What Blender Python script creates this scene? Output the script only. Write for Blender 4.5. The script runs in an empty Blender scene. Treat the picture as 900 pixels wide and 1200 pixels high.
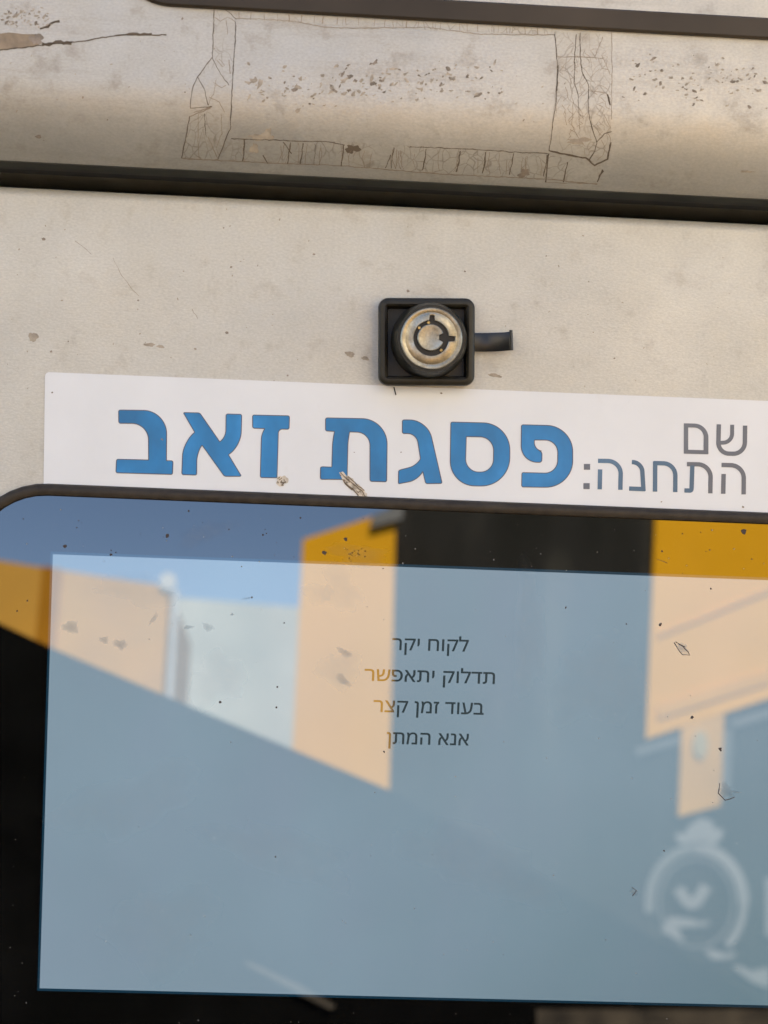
import bpy, bmesh, math, random
from mathutils import Vector, Matrix

# ------------------------------------------------------------------ camera, light, exposure
scene = bpy.context.scene
col = scene.collection
random.seed(7)
TILT = math.radians(-20.0)                       # the terminal's head leans back
HEAD = Matrix.Translation((0, 0, 1.25)) @ Matrix.Rotation(TILT, 4, 'X')   # head frame (metres) -> world
F = 1640.0                                       # focal length in photo pixels (1200 high)
CAM_R = Matrix(((0.99818212, -0.03970796, -0.04534017),
                (-0.04316733, 0.0539669, -0.99760922),
                (0.0420599, 0.9977529, 0.05215471)))
CAM_C = Vector((-19.04287, -418.99587, 21.904977))   # mm, head frame

cam = bpy.data.cameras.new('camera')
cam.sensor_fit = 'VERTICAL'
cam.sensor_height = 24.0
cam.sensor_width = 18.0
cam.lens = F / 1200.0 * 24.0
cam.clip_start = 0.01
cam.clip_end = 500.0
cam.dof.use_dof = True
cam.dof.focus_distance = 0.419
cam.dof.aperture_fstop = 9.0
camo = bpy.data.objects.new('camera', cam)
col.objects.link(camo)
camo.matrix_world = HEAD @ (Matrix.Translation(CAM_C * 0.001) @ CAM_R.to_4x4())
scene.camera = camo

EXPO = 2.74
scene.view_settings.view_transform = 'Standard'
scene.view_settings.look = 'None'
scene.view_settings.gamma = 1.0
scene.view_settings.exposure = EXPO
SUN_EL, SUN_AZ = math.radians(46), math.radians(14)     # behind the dispenser, a little to the right
sdir = Vector((math.sin(SUN_AZ) * math.cos(SUN_EL), math.cos(SUN_AZ) * math.cos(SUN_EL), math.sin(SUN_EL)))
world = bpy.data.worlds.new('World')
scene.world = world
world.use_nodes = True
wn = world.node_tree
sky = wn.nodes.new('ShaderNodeTexSky')
sky.sky_type = 'NISHITA'
sky.sun_disc = False
sky.sun_elevation = SUN_EL
sky.sun_rotation = SUN_AZ
sky.dust_density = 0.4
sky.ozone_density = 0.0
sky.air_density = 0.75
wn.links.new(sky.outputs[0], wn.nodes['Background'].inputs[0])
wn.nodes['Background'].inputs[1].default_value = 0.095
sun = bpy.data.lights.new('sun', 'SUN')
sun.energy = 3.6
sun.angle = math.radians(0.5)
sun.color = (1.0, 0.9, 0.76)
suno = bpy.data.objects.new('sun', sun)
col.objects.link(suno)
suno.rotation_euler = sdir.to_track_quat('Z', 'Y').to_euler()
suno.location = (0, 0, 10)

# ------------------------------------------------------------------ materials
def lin(r, g, b):
    f = lambda c: c / 12.92 if c <= 0.04045 else ((c + 0.055) / 1.055) ** 2.4
    return (f(r / 255), f(g / 255), f(b / 255), 1)

class Mat:
    def __init__(s, name):
        s.m = bpy.data.materials.new(name)
        s.m.use_nodes = True
        s.t = s.m.node_tree
        s.b = s.t.nodes['Principled BSDF']
        s.co = None
    def n(s, kind, **kw):
        x = s.t.nodes.new(kind)
        for k, v in kw.items(): setattr(x, k, v)
        return x
    def l(s, a, b): s.t.links.new(a, b)
    def coord(s, scale=(1, 1, 1)):
        if s.co is None: s.co = s.n('ShaderNodeTexCoord')
        mp = s.n('ShaderNodeMapping')
        mp.inputs['Scale'].default_value = scale
        s.l(s.co.outputs['Object'], mp.inputs[0])
        return mp.outputs[0]
    def noise(s, scale, detail=4, rough=0.55, stretch=(1, 1, 1)):
        x = s.n('ShaderNodeTexNoise')
        x.inputs['Scale'].default_value = scale
        x.inputs['Detail'].default_value = detail
        x.inputs['Roughness'].default_value = rough
        s.l(s.coord(stretch), x.inputs['Vector'])
        return x.outputs['Fac']
    def ramp(s, fac, stops):
        r = s.n('ShaderNodeValToRGB')
        e = r.color_ramp.elements
        while len(e) < len(stops): e.new(0.5)
        for k, (p, c) in enumerate(stops):
            e[k].position = p
            e[k].color = c if len(c) == 4 else (*c, 1)
        s.l(fac, r.inputs[0])
        return r.outputs[0]
    def mix(s, fac, a, b, mode='MIX'):
        x = s.n('ShaderNodeMix', data_type='RGBA', blend_type=mode)
        for sock, v in ((x.inputs[0], fac), (x.inputs[6], a), (x.inputs[7], b)):
            if hasattr(v, 'is_linked'): s.l(v, sock)
            else: sock.default_value = v
        return x.outputs[2]
    def math(s, op, a, b):
        x = s.n('ShaderNodeMath', operation=op)
        for sock, v in ((x.inputs[0], a), (x.inputs[1], b)):
            if hasattr(v, 'is_linked'): s.l(v, sock)
            else: sock.default_value = v
        return x.outputs[0]
    def bump(s, h, strength, dist):
        x = s.n('ShaderNodeBump')
        x.inputs['Strength'].default_value = strength
        x.inputs['Distance'].default_value = dist
        s.l(h, x.inputs['Height'])
        s.l(x.outputs[0], s.b.inputs['Normal'])
    def set(s, **kw):
        for k, v in kw.items():
            k = k.replace('_', ' ')
            sock = s.b.inputs[k]
            if hasattr(v, 'is_linked'): s.l(v, sock)
            else: sock.default_value = v
        return s

def g(v): return (v, v, v, 1)

def plain(name, c, rough=0.5, metallic=0.0, var=0.12, scale=60, ior=1.5):
    m = Mat(name)
    n = m.noise(scale)
    lo = tuple(x * (1 - var) for x in c); hi = tuple(min(1, x * (1 + var)) for x in c)
    m.set(Base_Color=m.ramp(n, [(0.3, lo), (0.7, hi)]), Roughness=rough, Metallic=metallic, IOR=ior)
    return m

def painted(name, base, dirt, streak, bumpk, metallic=0.25):
    m = Mat(name)
    big = m.noise(28, 5, 0.6)
    mid = m.noise(120, 6, 0.65)
    fine = m.noise(1500, 3, 0.6, (0.7, 1, 1.3))
    c = m.ramp(big, [(0.28, tuple(x * 0.9 for x in base)), (0.72, tuple(x * 1.08 for x in base))])
    c = m.mix(1.0, c, m.ramp(m.noise(8, 4, 0.55), [(0.3, g(0.88)), (0.65, g(1.06))]), 'MULTIPLY')
    warm = m.ramp(m.noise(17, 3, 0.5), [(0.42, (0, 0, 0)), (0.75, (1, 1, 1))])
    c = m.mix(m.math('MULTIPLY', warm, 0.35), c, (base[0] * 0.97, base[1] * 0.9, base[2] * 0.78, 1))
    dm = m.ramp(mid, [(0.56, (0, 0, 0)), (0.76, (1, 1, 1))])
    c = m.mix(m.math('MULTIPLY', dm, 0.42), c, (*dirt, 1))
    if streak:
        st = m.ramp(m.noise(90, 5, 0.7, (0.12, 1, 1.6)), [(0.52, (0, 0, 0)), (0.78, (1, 1, 1))])
        c = m.mix(m.math('MULTIPLY', st, streak), c, (*dirt, 1))
    gr = m.ramp(fine, [(0.3, g(0.9)), (0.7, g(1.08))])
    c = m.mix(1.0, c, gr, 'MULTIPLY')
    m.set(Base_Color=c, Roughness=m.ramp(mid, [(0.3, g(0.42)), (0.7, g(0.58))]), Metallic=metallic)
    m.bump(m.math('ADD', m.noise(620, 4, 0.6, (0.55, 1, 1.2)), m.math('MULTIPLY', fine, 0.5)), bumpk, 0.0004)
    return m

GLASS_IOR = 1.9
PANEL_C = (0.495, 0.478, 0.425)
M = {}
M['hood'] = painted('hood_paint', (0.455, 0.44, 0.40), (0.2, 0.16, 0.11), 0.3, 0.10, 0.55)
M['panel'] = painted('panel_paint', PANEL_C, (0.3, 0.24, 0.18), 0.0, 0.24)
M['film'] = painted('tape_film', (0.45, 0.432, 0.388), (0.25, 0.19, 0.12), 0.0, 0.05, 0.45)
def film_mat():
    m = M['film']
    v = m.n('ShaderNodeTexVoronoi', feature='DISTANCE_TO_EDGE')
    v.inputs['Scale'].default_value = 330
    v.inputs['Randomness'].default_value = 1.0
    w = m.n('ShaderNodeMix', data_type='VECTOR')
    co = m.coord((1, 1, 0.7))
    nz = m.n('ShaderNodeTexNoise'); nz.inputs['Scale'].default_value = 120
    m.l(co, nz.inputs['Vector'])
    w.inputs[0].default_value = 0.006
    m.l(co, w.inputs[4]); m.l(nz.outputs['Color'], w.inputs[5])
    m.l(w.outputs[1], v.inputs['Vector'])
    line = m.ramp(v.outputs['Distance'], [(0.0, g(1)), (0.055, g(0))])
    keep = m.ramp(m.noise(70, 4, 0.6), [(0.40, g(0)), (0.62, g(1))])
    old = m.b.inputs['Base Color'].links[0].from_socket
    f = m.math('MULTIPLY', m.math('MULTIPLY', line, keep), 0.55)
    m.set(Base_Color=m.mix(f, m.mix(0.07, old, (0.3, 0.25, 0.16, 1)), (0.13, 0.105, 0.075, 1)))
film_mat()
M['crack'] = plain('dirt_in_cracks', (0.10, 0.075, 0.05), 0.8)
M['crackfaint'] = plain('faint_dirt_in_cracks', (0.24, 0.19, 0.14), 0.8)
M['grime'] = plain('brown_grime', (0.215, 0.175, 0.135), 0.75, scale=400, var=0.4)
M['grimefaint'] = plain('thin_grime', (0.31, 0.262, 0.2), 0.7, scale=400, var=0.3)
M['peel'] = plain('bare_metal_brown', (0.22, 0.165, 0.105), 0.55, scale=200, var=0.35)
M['trim'] = plain('dark_trim', (0.048, 0.037, 0.026), 0.5, scale=9, var=0.6, ior=1.3)
M['seam_shade'] = plain('seam_shade_dark', (0.03, 0.031, 0.026), 0.6, scale=60, var=0.35, ior=1.3)  # dark colour paints in the seam's shade under the hood
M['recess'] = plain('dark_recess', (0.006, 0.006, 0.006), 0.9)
M['gasket'] = plain('rubber_gasket', (0.034, 0.026, 0.018), 0.5, scale=300, var=0.3, ior=1.3)
M['plastic'] = plain('black_plastic', (0.02, 0.0175, 0.0115), 0.42, scale=500, var=0.25, ior=1.35)
M['plasticedge'] = plain('worn_black_plastic', (0.03, 0.028, 0.024), 0.38, scale=500, var=0.3)
M['strap'] = plain('black_rubber_strap', (0.012, 0.013, 0.014), 0.36, scale=400, var=0.25)
M['void'] = plain('keyway_dark', (0.006, 0.004, 0.002), 0.6)
M['brass'] = plain('worn_brass', (0.45, 0.3, 0.11), 0.35, metallic=1.0, scale=900, var=0.4)

def metal():
    m = Mat('worn_nickel')
    a = m.noise(260, 6, 0.65)
    f = m.noise(1600, 3, 0.6)
    c = m.ramp(a, [(0.3, (0.2, 0.175, 0.125)), (0.55, (0.33, 0.3, 0.23)), (0.75, (0.45, 0.42, 0.34))])
    c = m.mix(0.5, c, m.ramp(f, [(0.35, g(0.75)), (0.65, g(1.1))]), 'MULTIPLY')
    m.set(Base_Color=c, Metallic=0.95, Roughness=m.ramp(a, [(0.3, g(0.45)), (0.7, g(0.27))]))
    m.bump(f, 0.12, 0.0002)
    return m
M['nickel'] = metal()

def sticker():
    m = Mat('vinyl_sticker')
    c = m.ramp(m.noise(35, 4), [(0.3, (0.63, 0.635, 0.63)), (0.7, (0.68, 0.685, 0.68))])
    d = m.ramp(m.noise(150, 6, 0.7), [(0.62, (0, 0, 0)), (0.85, (1, 1, 1))])
    m.set(Base_Color=m.mix(m.math('MULTIPLY', d, 0.25), c, (0.5, 0.44, 0.38, 1)), Roughness=0.42)
    m.bump(m.noise(900, 2), 0.03, 0.0003)
    return m
M['vinyl'] = sticker()
def ink(name, c, var):
    m = Mat(name)
    n = m.noise(55, 4, 0.6, (1, 1, 0.6))
    cc = m.ramp(n, [(0.3, tuple(x * (1 - var) for x in c)), (0.55, c), (0.75, tuple(min(1, x * (1 + var) + 0.015) for x in c))])
    m.set(Base_Color=cc, Roughness=0.38)
    return m
M['blue'] = ink('blue_ink', (0.008, 0.175, 0.41), 0.32)
M['inkedge'] = plain('ink_edge', (0.075, 0.085, 0.11), 0.6)
M['grey_ink'] = ink('grey_ink', (0.11, 0.125, 0.155), 0.15)
M['slate_ink'] = ink('slate_ink', (0.06, 0.13, 0.21), 0.2)
M['paper'] = plain('torn_paper', (0.55, 0.48, 0.38), 0.8, scale=600, var=0.3)
M['flake'] = plain('torn_flake', (0.2, 0.15, 0.1), 0.8, scale=600, var=0.5)

def gloss(name, base, dust, emit=None, strength=0.0):
    m = Mat(name)
    d = m.ramp(m.noise(45, 6, 0.65), [(0.45, (0, 0, 0)), (0.8, (1, 1, 1))])
    c = m.mix(m.math('MULTIPLY', d, dust), base, (0.3, 0.28, 0.24, 1))
    m.set(Base_Color=c, IOR=GLASS_IOR, Roughness=m.ramp(m.noise(30, 5, 0.6), [(0.4, g(0.005)), (0.75, g(0.022))]))
    if emit:
        n = m.ramp(m.noise(13, 4, 0.5), [(0.25, tuple(x * 0.9 for x in emit)), (0.75, tuple(x * 1.09 for x in emit))])
        n = m.mix(m.ramp(m.noise(19, 3, 0.5, (1.2, 1, 0.8)), [(0.45, g(0)), (0.75, g(0.5))]), n, (emit[0] * 1.07, emit[1] * 0.95, emit[2] * 1.02, 1))
        # the old panel's backlight is weaker towards its lower right corner
        sp_ = m.n('ShaderNodeSeparateXYZ'); m.l(m.coord(), sp_.inputs[0])
        gx = m.math('MULTIPLY', m.math('ADD', sp_.outputs[0], 0.03), 7.5)
        gz = m.math('MULTIPLY', m.math('SUBTRACT', 0.125, sp_.outputs[2]), 9.0)
        cl = m.n('ShaderNodeClamp'); m.l(m.math('MULTIPLY', gx, gz), cl.inputs[0])
        n = m.mix(m.math('MULTIPLY', cl.outputs[0], 0.62), n, (emit[0] * 0.3, emit[1] * 0.45, emit[2] * 0.4, 1))
        m.set(Emission_Color=n, Emission_Strength=strength)
    return m
LCD = 2.0 ** -EXPO
M['glass'] = gloss('black_backed_glass', (0.001, 0.001, 0.001, 1), 0.012)
M['lcd'] = gloss('lit_display', (0.02, 0.022, 0.024, 1), 0.02, (0.205, 0.29, 0.355), LCD)
M['lcdedge'] = gloss('edge_reflection_glow', (0.004, 0.005, 0.006, 1), 0.02, (0.004, 0.03, 0.055), LCD)
M['glyph'] = gloss('display_glyph', (0.006, 0.007, 0.008, 1), 0.0, (0.018, 0.035, 0.045), LCD)
def smear(name, c, a):
    m = Mat(name)
    at_ = m.n('ShaderNodeAttribute', attribute_name='fade')
    nz = m.ramp(m.noise(140, 5, 0.7), [(0.3, g(0.35)), (0.7, g(1.0))])
    m.set(Base_Color=(*c, 1), Roughness=0.8, Alpha=m.math('MULTIPLY', m.math('MULTIPLY', at_.outputs['Fac'], nz), a))
    return m
M['speck'] = plain('dust_speck', (0.05, 0.035, 0.03), 0.8)
M['smear'] = smear('dried_smear', (0.12, 0.11, 0.1), 0.4)
M['haze'] = smear('thin_water_mark', (0.27, 0.26, 0.25), 0.10)
M['pale'] = plain('pale_dust', (0.2, 0.19, 0.17), 0.8)
# the yard behind the photographer
M['yellow'] = plain('yellow_paint', (0.8, 0.40, 0.018), 0.5, scale=3, var=0.07)
M['brownyellow'] = plain('rusty_yellow_paint', (0.45, 0.2, 0.02), 0.6, scale=5, var=0.15)
M['rib'] = plain('weathered_yellow_rib', (0.70, 0.355, 0.032), 0.6, scale=5)
M['slate'] = plain('slate_board', (0.03, 0.028, 0.025), 0.7, scale=2.2, var=0.35)
M['dull'] = plain('dull_yellow_paint', (0.62, 0.32, 0.03), 0.6, scale=2.5, var=0.2)
M['black'] = plain('matt_black', (0.004, 0.004, 0.0035), 0.8, scale=6, var=0.3)
M['render'] = plain('pale_render', (0.48, 0.48, 0.43), 0.8, scale=1.3, var=0.2)
M['white'] = plain('white_paint', (0.27, 0.265, 0.255), 0.6, scale=6)
M['greypaint'] = plain('grey_paint', (0.2, 0.2, 0.19), 0.6, scale=6)
M['standin_brown'] = plain('ground_standin', (0.07, 0.055, 0.036), 0.9, scale=30, var=0.6)
M['chalk'] = plain('chalky_white', (0.62, 0.62, 0.6), 0.8, scale=6)
M['chalk'].set(Specular_IOR_Level=0.0)
M['strip'] = plain('dull_strip', (0.085, 0.07, 0.05), 0.7, scale=20, var=0.4)
M['paleyellow'] = plain('faded_patch', (0.42, 0.35, 0.2), 0.8, scale=6)
M['paleyellow'].set(Specular_IOR_Level=0.0)
M['cream'] = plain('cream_render', (0.62, 0.54, 0.40), 0.8, scale=1.5)
M['steel'] = plain('galvanised', (0.11, 0.11, 0.105), 0.7, scale=10)
M['cabinet'] = plain('cabinet_grey', (0.4, 0.36, 0.3), 0.5, scale=12)
for k in ('yellow', 'brownyellow', 'rib', 'slate', 'black', 'render', 'white', 'greypaint'):
    M[k].set(Specular_IOR_Level=0.0)
def slate_mat():
    m = M['slate']
    a = m.noise(3.2, 4, 0.55, (1.6, 1, 0.35))
    c = m.ramp(a, [(0.3, (0.018, 0.018, 0.014)), (0.55, (0.032, 0.031, 0.027)), (0.72, (0.085, 0.08, 0.062))])
    m.set(Base_Color=c)
slate_mat()
def ground_mat():
    m = Mat('asphalt')
    c = m.ramp(m.noise(3, 8, 0.7), [(0.3, (0.05, 0.048, 0.044)), (0.7, (0.09, 0.083, 0.075))])
    m.set(Base_Color=c, Roughness=0.9)
    m.bump(m.noise(90, 4), 0.4, 0.01)
    return m
M['asphalt'] = ground_mat()

# ------------------------------------------------------------------ helpers
def ray(px, py):
    return CAM_R @ Vector(((px - 450) / F, -(py - 600) / F, -1.0))

def at(px, py, y=0.0):
    """photo pixel -> mm on the head-frame plane at depth y"""
    v = ray(px, py)
    q = CAM_C + v * ((y - CAM_C.y) / v.y)
    return Vector((q.x, y, q.z))

BASE = {}
def tag(o, label=None, cat=None, group=None, kind=None):
    for k, v in (('label', label), ('category', cat), ('group', group), ('kind', kind)):
        if v: o[k] = v
    return o

def thing(name, base, label, cat, group=None, head=True):
    """Empty at the base of a thing; base in mm of the head frame, or metres of the world"""
    o = bpy.data.objects.new(name, None)
    col.objects.link(o)
    o.empty_display_size = 0.02
    if head:
        o.matrix_world = HEAD @ Matrix.Translation(Vector(base) * 0.001)
    else:
        o.location = base
    BASE[o.name] = Vector(base)
    return tag(o, label, cat, group)

def link(name, mesh, mat, parent, mm=True, smooth=False):
    for mt in (mat if isinstance(mat, (list, tuple)) else [mat]):
        mesh.materials.append(M[mt].m)
    o = bpy.data.objects.new(name, mesh)
    col.objects.link(o)
    if smooth:
        for p in mesh.polygons: p.use_smooth = True
    root = parent
    while root is not None and root.parent is not None: root = root.parent
    if root is not None:
        b = BASE[root.name]
        mesh.transform(Matrix.Translation(-b))
        o.parent = parent
    if mm: mesh.transform(Matrix.Scale(0.001, 4))
    mesh.update()
    return o

def bm_link(name, bm, mat, parent, mm=True, smooth=False, recalc=True):
    if recalc: bmesh.ops.recalc_face_normals(bm, faces=bm.faces)
    me = bpy.data.meshes.new(name)
    bm.to_mesh(me); bm.free()
    o = link(name, me, mat, parent, mm, smooth)
    if smooth:
        me.set_sharp_from_angle(angle=math.radians(38))
    return o

def fillet(pts, closed=True, k=0.55, n=7):
    out = []
    N = len(pts)
    for i, p in enumerate(pts):
        P = Vector(p[:2]); t = p[2] if len(p) > 2 else 0
        if t <= 0 or (not closed and i in (0, N - 1)):
            out.append(P); continue
        A = Vector(pts[i - 1][:2]); B = Vector(pts[(i + 1) % N][:2])
        da, db = A - P, B - P
        ta, tb = min(t, da.length * 0.98), min(t, db.length * 0.98)
        a = P + da.normalized() * ta; b = P + db.normalized() * tb
        c1 = a + (P - a) * k; c2 = b + (P - b) * k
        steps = max(3, min(16, int(t / 5) + 3))
        for j in range(steps + 1):
            u = j / steps
            out.append(a * (1 - u) ** 3 + c1 * 3 * u * (1 - u) ** 2 + c2 * 3 * u * u * (1 - u) + b * u ** 3)
    return out

def stroke(pts, w):
    c = fillet(pts, closed=False)
    L, R_ = [], []
    for i, p in enumerate(c):
        d = (c[min(i + 1, len(c) - 1)] - c[max(i - 1, 0)]).normalized()
        nrm = Vector((-d.y, d.x)) * (w / 2)
        L.append(p + nrm); R_.append(p - nrm)
    return L + R_[::-1]

def filled(loops, y, thick, offset=0.0):
    """2D loops (x, z in mm, holes allowed) -> mesh whose front face is at depth y"""
    cu = bpy.data.curves.new('tmp', 'CURVE')
    cu.dimensions = '2D'; cu.fill_mode = 'BOTH'
    cu.extrude = thick / 2; cu.offset = offset
    for lp in loops:
        s = cu.splines.new('POLY')
        s.points.add(len(lp) - 1)
        for q, p in zip(s.points, lp): q.co = (p[0], p[1], 0, 1)
        s.use_cyclic_u = True
    o = bpy.data.objects.new('tmp', cu)
    col.objects.link(o)
    dg = bpy.context.evaluated_depsgraph_get(); dg.update()
    me = bpy.data.meshes.new_from_object(o.evaluated_get(dg))
    bpy.data.objects.remove(o); bpy.data.curves.remove(cu)
    me.materials.clear()
    me.transform(Matrix(((1, 0, 0, 0), (0, 0, -1, y + thick / 2), (0, 1, 0, 0), (0, 0, 0, 1))))
    return me

def rr(x0, x1, z0, z1, r, n=10):
    pts = []
    for cx, cz, a0 in ((x1 - r, z1 - r, 0), (x0 + r, z1 - r, 90), (x0 + r, z0 + r, 180), (x1 - r, z0 + r, 270)):
        for j in range(n + 1):
            a = math.radians(a0 + 90 * j / n)
            pts.append(Vector((cx + r * math.cos(a), cz + r * math.sin(a))))
    return pts

def loft(bm, rings, cap_first=False, cap_last=False):
    vs = [[bm.verts.new(p) for p in r] for r in rings]
    n = len(vs[0])
    for a, b in zip(vs, vs[1:]):
        for i in range(n):
            j = (i + 1) % n
            bm.faces.new((a[i], a[j], b[j], b[i]))
    if cap_first: bm.faces.new(vs[0])
    if cap_last: bm.faces.new(vs[-1])
    return vs

def rr_loft(bm, dims, prof, cap_first=False, cap_last=False, rmin=0.3):
    """prof: list of (inset from outer rectangle, y)"""
    x0, x1, z0, z1, r = dims
    rings = [[(p.x, y, p.y) for p in rr(x0 + i, x1 - i, z0 + i, z1 - i, max(rmin, r - i))] for i, y in prof]
    return loft(bm, rings, cap_first, cap_last)

def circ_loft(bm, cx, cz, prof, n=64, cap_last=True, cap_first=False):
    rings = [[(cx + r * math.cos(2 * math.pi * k / n), y, cz + r * math.sin(2 * math.pi * k / n)) for k in range(n)] for r, y in prof]
    return loft(bm, rings, cap_first, cap_last)

def boxw(bm, x0, x1, y0, y1, z0, z1):
    vs = [bm.verts.new((x, y, z)) for x in (x0, x1) for y in (y0, y1) for z in (z0, z1)]
    for f in ((0, 1, 3, 2), (4, 6, 7, 5), (0, 4, 5, 1), (2, 3, 7, 6), (0, 2, 6, 4), (1, 5, 7, 3)):
        bm.faces.new([vs[i] for i in f])

def slab(bm, poly, y_front, depth):
    """polygon (x, z) in metres facing +Y at y_front, with real depth behind it"""
    a = [bm.verts.new((x, y_front, z)) for x, z in poly]
    b = [bm.verts.new((x, y_front - depth, z)) for x, z in poly]
    n = len(poly)
    bm.faces.new(a); bm.faces.new(b[::-1])
    for i in range(n):
        j = (i + 1) % n
        bm.faces.new((a[i], b[i], b[j], a[j]))

# ------------------------------------------------------------------ setting: ground
bm = bmesh.new()
vs = [bm.verts.new(p) for p in ((-150, -150, 0), (150, -150, 0), (150, 150, 0), (-150, 150, 0))]
bm.faces.new(vs)
o = bm_link('ground', bm, 'asphalt', None, mm=False)
tag(o, kind='structure')

# ------------------------------------------------------------------ hood cover over the panel
HY = -20.0            # how far the hood stands proud of the panel
HZ0, HZ1 = 118.5, 95.5
HB = -3.0              # how far its rounded lower edge runs back
def hood_y(z):
    if z >= HZ0: return HY
    if z <= HZ1: return HB
    u = (HZ0 - z) / (HZ0 - HZ1)
    return HB + (HY - HB) * math.sqrt(max(0.0, 1 - u ** 1.65))

def on_hood(px, py, lift=0.06):
    v = ray(px, py)
    lo, hi = (HY - 1 - CAM_C.y) / v.y, (HB - CAM_C.y) / v.y
    for _ in range(40):
        mid = (lo + hi) / 2
        q = CAM_C + v * mid
        if q.y < hood_y(q.z): lo = mid
        else: hi = mid
    q = CAM_C + v * lo
    e = 0.2
    dy = (hood_y(q.z + e) - hood_y(q.z - e)) / (2 * e)
    nrm = Vector((0, -1, dy)).normalized()
    return q + nrm * lift

hood = thing('hood_cover', (0, 0, 94), 'stained grey painted metal hood above the gap, with cracked old tape marks', 'cover')
bm = bmesh.new()
prof = [(60, 96.5), (1.5, 96.5), (-1.5, 95.6)]
prof += [(hood_y(z), z) for z in [HZ1 + (HZ0 - HZ1) * (1 - math.cos(math.pi / 2 * k / 16)) if k < 16 else HZ0 for k in range(0, 17)]]
prof += [(HY, 130), (HY, 150), (HY, 300), (HY + 6, 306), (60, 306)]
xs = [-205 + 412 * k / 40 for k in range(41)]
rings = [[bm.verts.new((x, y, z)) for y, z in prof] for x in xs]
for a, b in zip(rings, rings[1:]):
    for i in range(len(prof)):
        j = (i + 1) % len(prof)
        bm.faces.new((a[i], a[j], b[j], b[i]))
bm.faces.new(rings[0]); bm.faces.new(rings[-1])
cover = bm_link('cover_shell', bm, 'hood', hood, smooth=True)
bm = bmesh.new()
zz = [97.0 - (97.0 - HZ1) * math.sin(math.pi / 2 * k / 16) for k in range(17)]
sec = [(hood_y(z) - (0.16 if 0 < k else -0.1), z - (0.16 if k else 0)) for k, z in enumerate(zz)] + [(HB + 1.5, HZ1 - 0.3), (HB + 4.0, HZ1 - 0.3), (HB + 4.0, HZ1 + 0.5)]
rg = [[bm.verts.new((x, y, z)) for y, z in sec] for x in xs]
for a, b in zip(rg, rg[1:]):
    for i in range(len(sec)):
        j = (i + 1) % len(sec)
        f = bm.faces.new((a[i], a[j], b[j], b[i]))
        f.material_index = 0 if i < 13 else 1  # near-black lower faces deepen the painted shade of the gap
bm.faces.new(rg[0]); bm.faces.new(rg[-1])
bm_link('seam_shade_strip', bm, ('seam_shade', 'recess'), hood, smooth=True)  # added dark strip, shade of the seam put into its colour

# dark trim strip round the upper door, its lower rail crossing the top of the view
zt = at(250, 12, HY).z; zt2 = at(900, 46, HY).z
left = at(128, 0, HY).x
bm = bmesh.new()
zb = (zt + zt2) / 2
rr_loft(bm, (left, 190, zb, 290, 17), [(0, HY + 0.4), (0, HY - 1.1), (0.5, HY - 1.6), (5.4, HY - 1.6), (5.9, HY - 1.1), (5.9, HY + 0.4)])
trim = bm_link('trim_strip', bm, 'trim', hood, smooth=True)

def ribbon(bm, pts, w, proj, taper=False, wob=0.5):
    fine = []
    for a, b in zip(pts, pts[1:]):
        n = max(1, int(math.hypot(b[0] - a[0], b[1] - a[1]) / 4))
        for k in range(n):
            u = k / n
            fine.append((a[0] + (b[0] - a[0]) * u + random.uniform(-wob, wob), a[1] + (b[1] - a[1]) * u + random.uniform(-wob, wob)))
    fine.append(pts[-1])
    prev = None
    N = len(fine)
    for i, p in enumerate(fine):
        q0, q1 = fine[max(i - 1, 0)], fine[min(i + 1, N - 1)]
        dx, dy = q1[0] - q0[0], q1[1] - q0[1]
        d = math.hypot(dx, dy) or 1
        ww = w * random.uniform(0.6, 1.25) * 0.5
        if taper: ww *= max(0.15, 1 - i / (N - 1))
        a = bm.verts.new(proj(p[0] - dy / d * ww, p[1] + dx / d * ww))
        b = bm.verts.new(proj(p[0] + dy / d * ww, p[1] - dx / d * ww))
        if prev: bm.faces.new((prev[0], prev[1], b, a))
        prev = (a, b)

def blob(bm, px, py, rx, ry, rot, proj, n=11, jag=0.35, mi=0):
    c = bm.verts.new(proj(px, py))
    vs = []
    ca, sa = math.cos(rot), math.sin(rot)
    ph = [random.uniform(0, 6.28) for _ in range(4)]
    if n >= 12: n *= 2
    for k in range(n):
        a = 2 * math.pi * k / n
        s = 1 + jag * (0.5 * math.sin(2 * a + ph[0]) + 0.4 * math.sin(3 * a + ph[1]) + 0.3 * math.sin(5 * a + ph[2]) + 0.25 * math.sin(8 * a + ph[3])) if n >= 12 else 1 + random.uniform(-jag, jag)
        x, y = rx * s * math.cos(a), ry * s * math.sin(a)
        vs.append(bm.verts.new(proj(px + x * ca - y * sa, py + x * sa + y * ca)))
    for k in range(n):
        f = bm.faces.new((c, vs[k], vs[(k + 1) % n])); f.material_index = mi

hp = lambda x, y: on_hood(x, y, 0.09)
hp2 = lambda x, y: on_hood(x, y, 0.05)

def film(poly_rows):
    """strip of tape film from rows of (left px, right px) points; a real thin sheet hugging the hood"""
    bm = bmesh.new()
    rows = []
    for (a, b) in poly_rows:
        n = max(2, int(math.hypot(b[0] - a[0], b[1] - a[1]) / 8))
        rows.append([(a[0] + (b[0] - a[0]) * k / 8, a[1] + (b[1] - a[1]) * k / 8) for k in range(9)])
    fine = []
    for r0, r1 in zip(rows, rows[1:]):
        for j in range(8):
            fine.append([(p[0] + (q[0] - p[0]) * j / 8, p[1] + (q[1] - p[1]) * j / 8) for p, q in zip(r0, r1)])
    fine.append(rows[-1])
    vv = []
    for r in fine:
        row = []
        for k, p in enumerate(r):
            jx = random.uniform(-0.8, 0.8) if k in (0, 8) else 0
            row.append(bm.verts.new(hp2(p[0] + jx, p[1] + random.uniform(-0.3, 0.3))))
        vv.append(row)
    for a, b in zip(vv, vv[1:]):
        for k in range(8): bm.faces.new((a[k], a[k + 1], b[k + 1], b[k]))
    return bm

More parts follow.
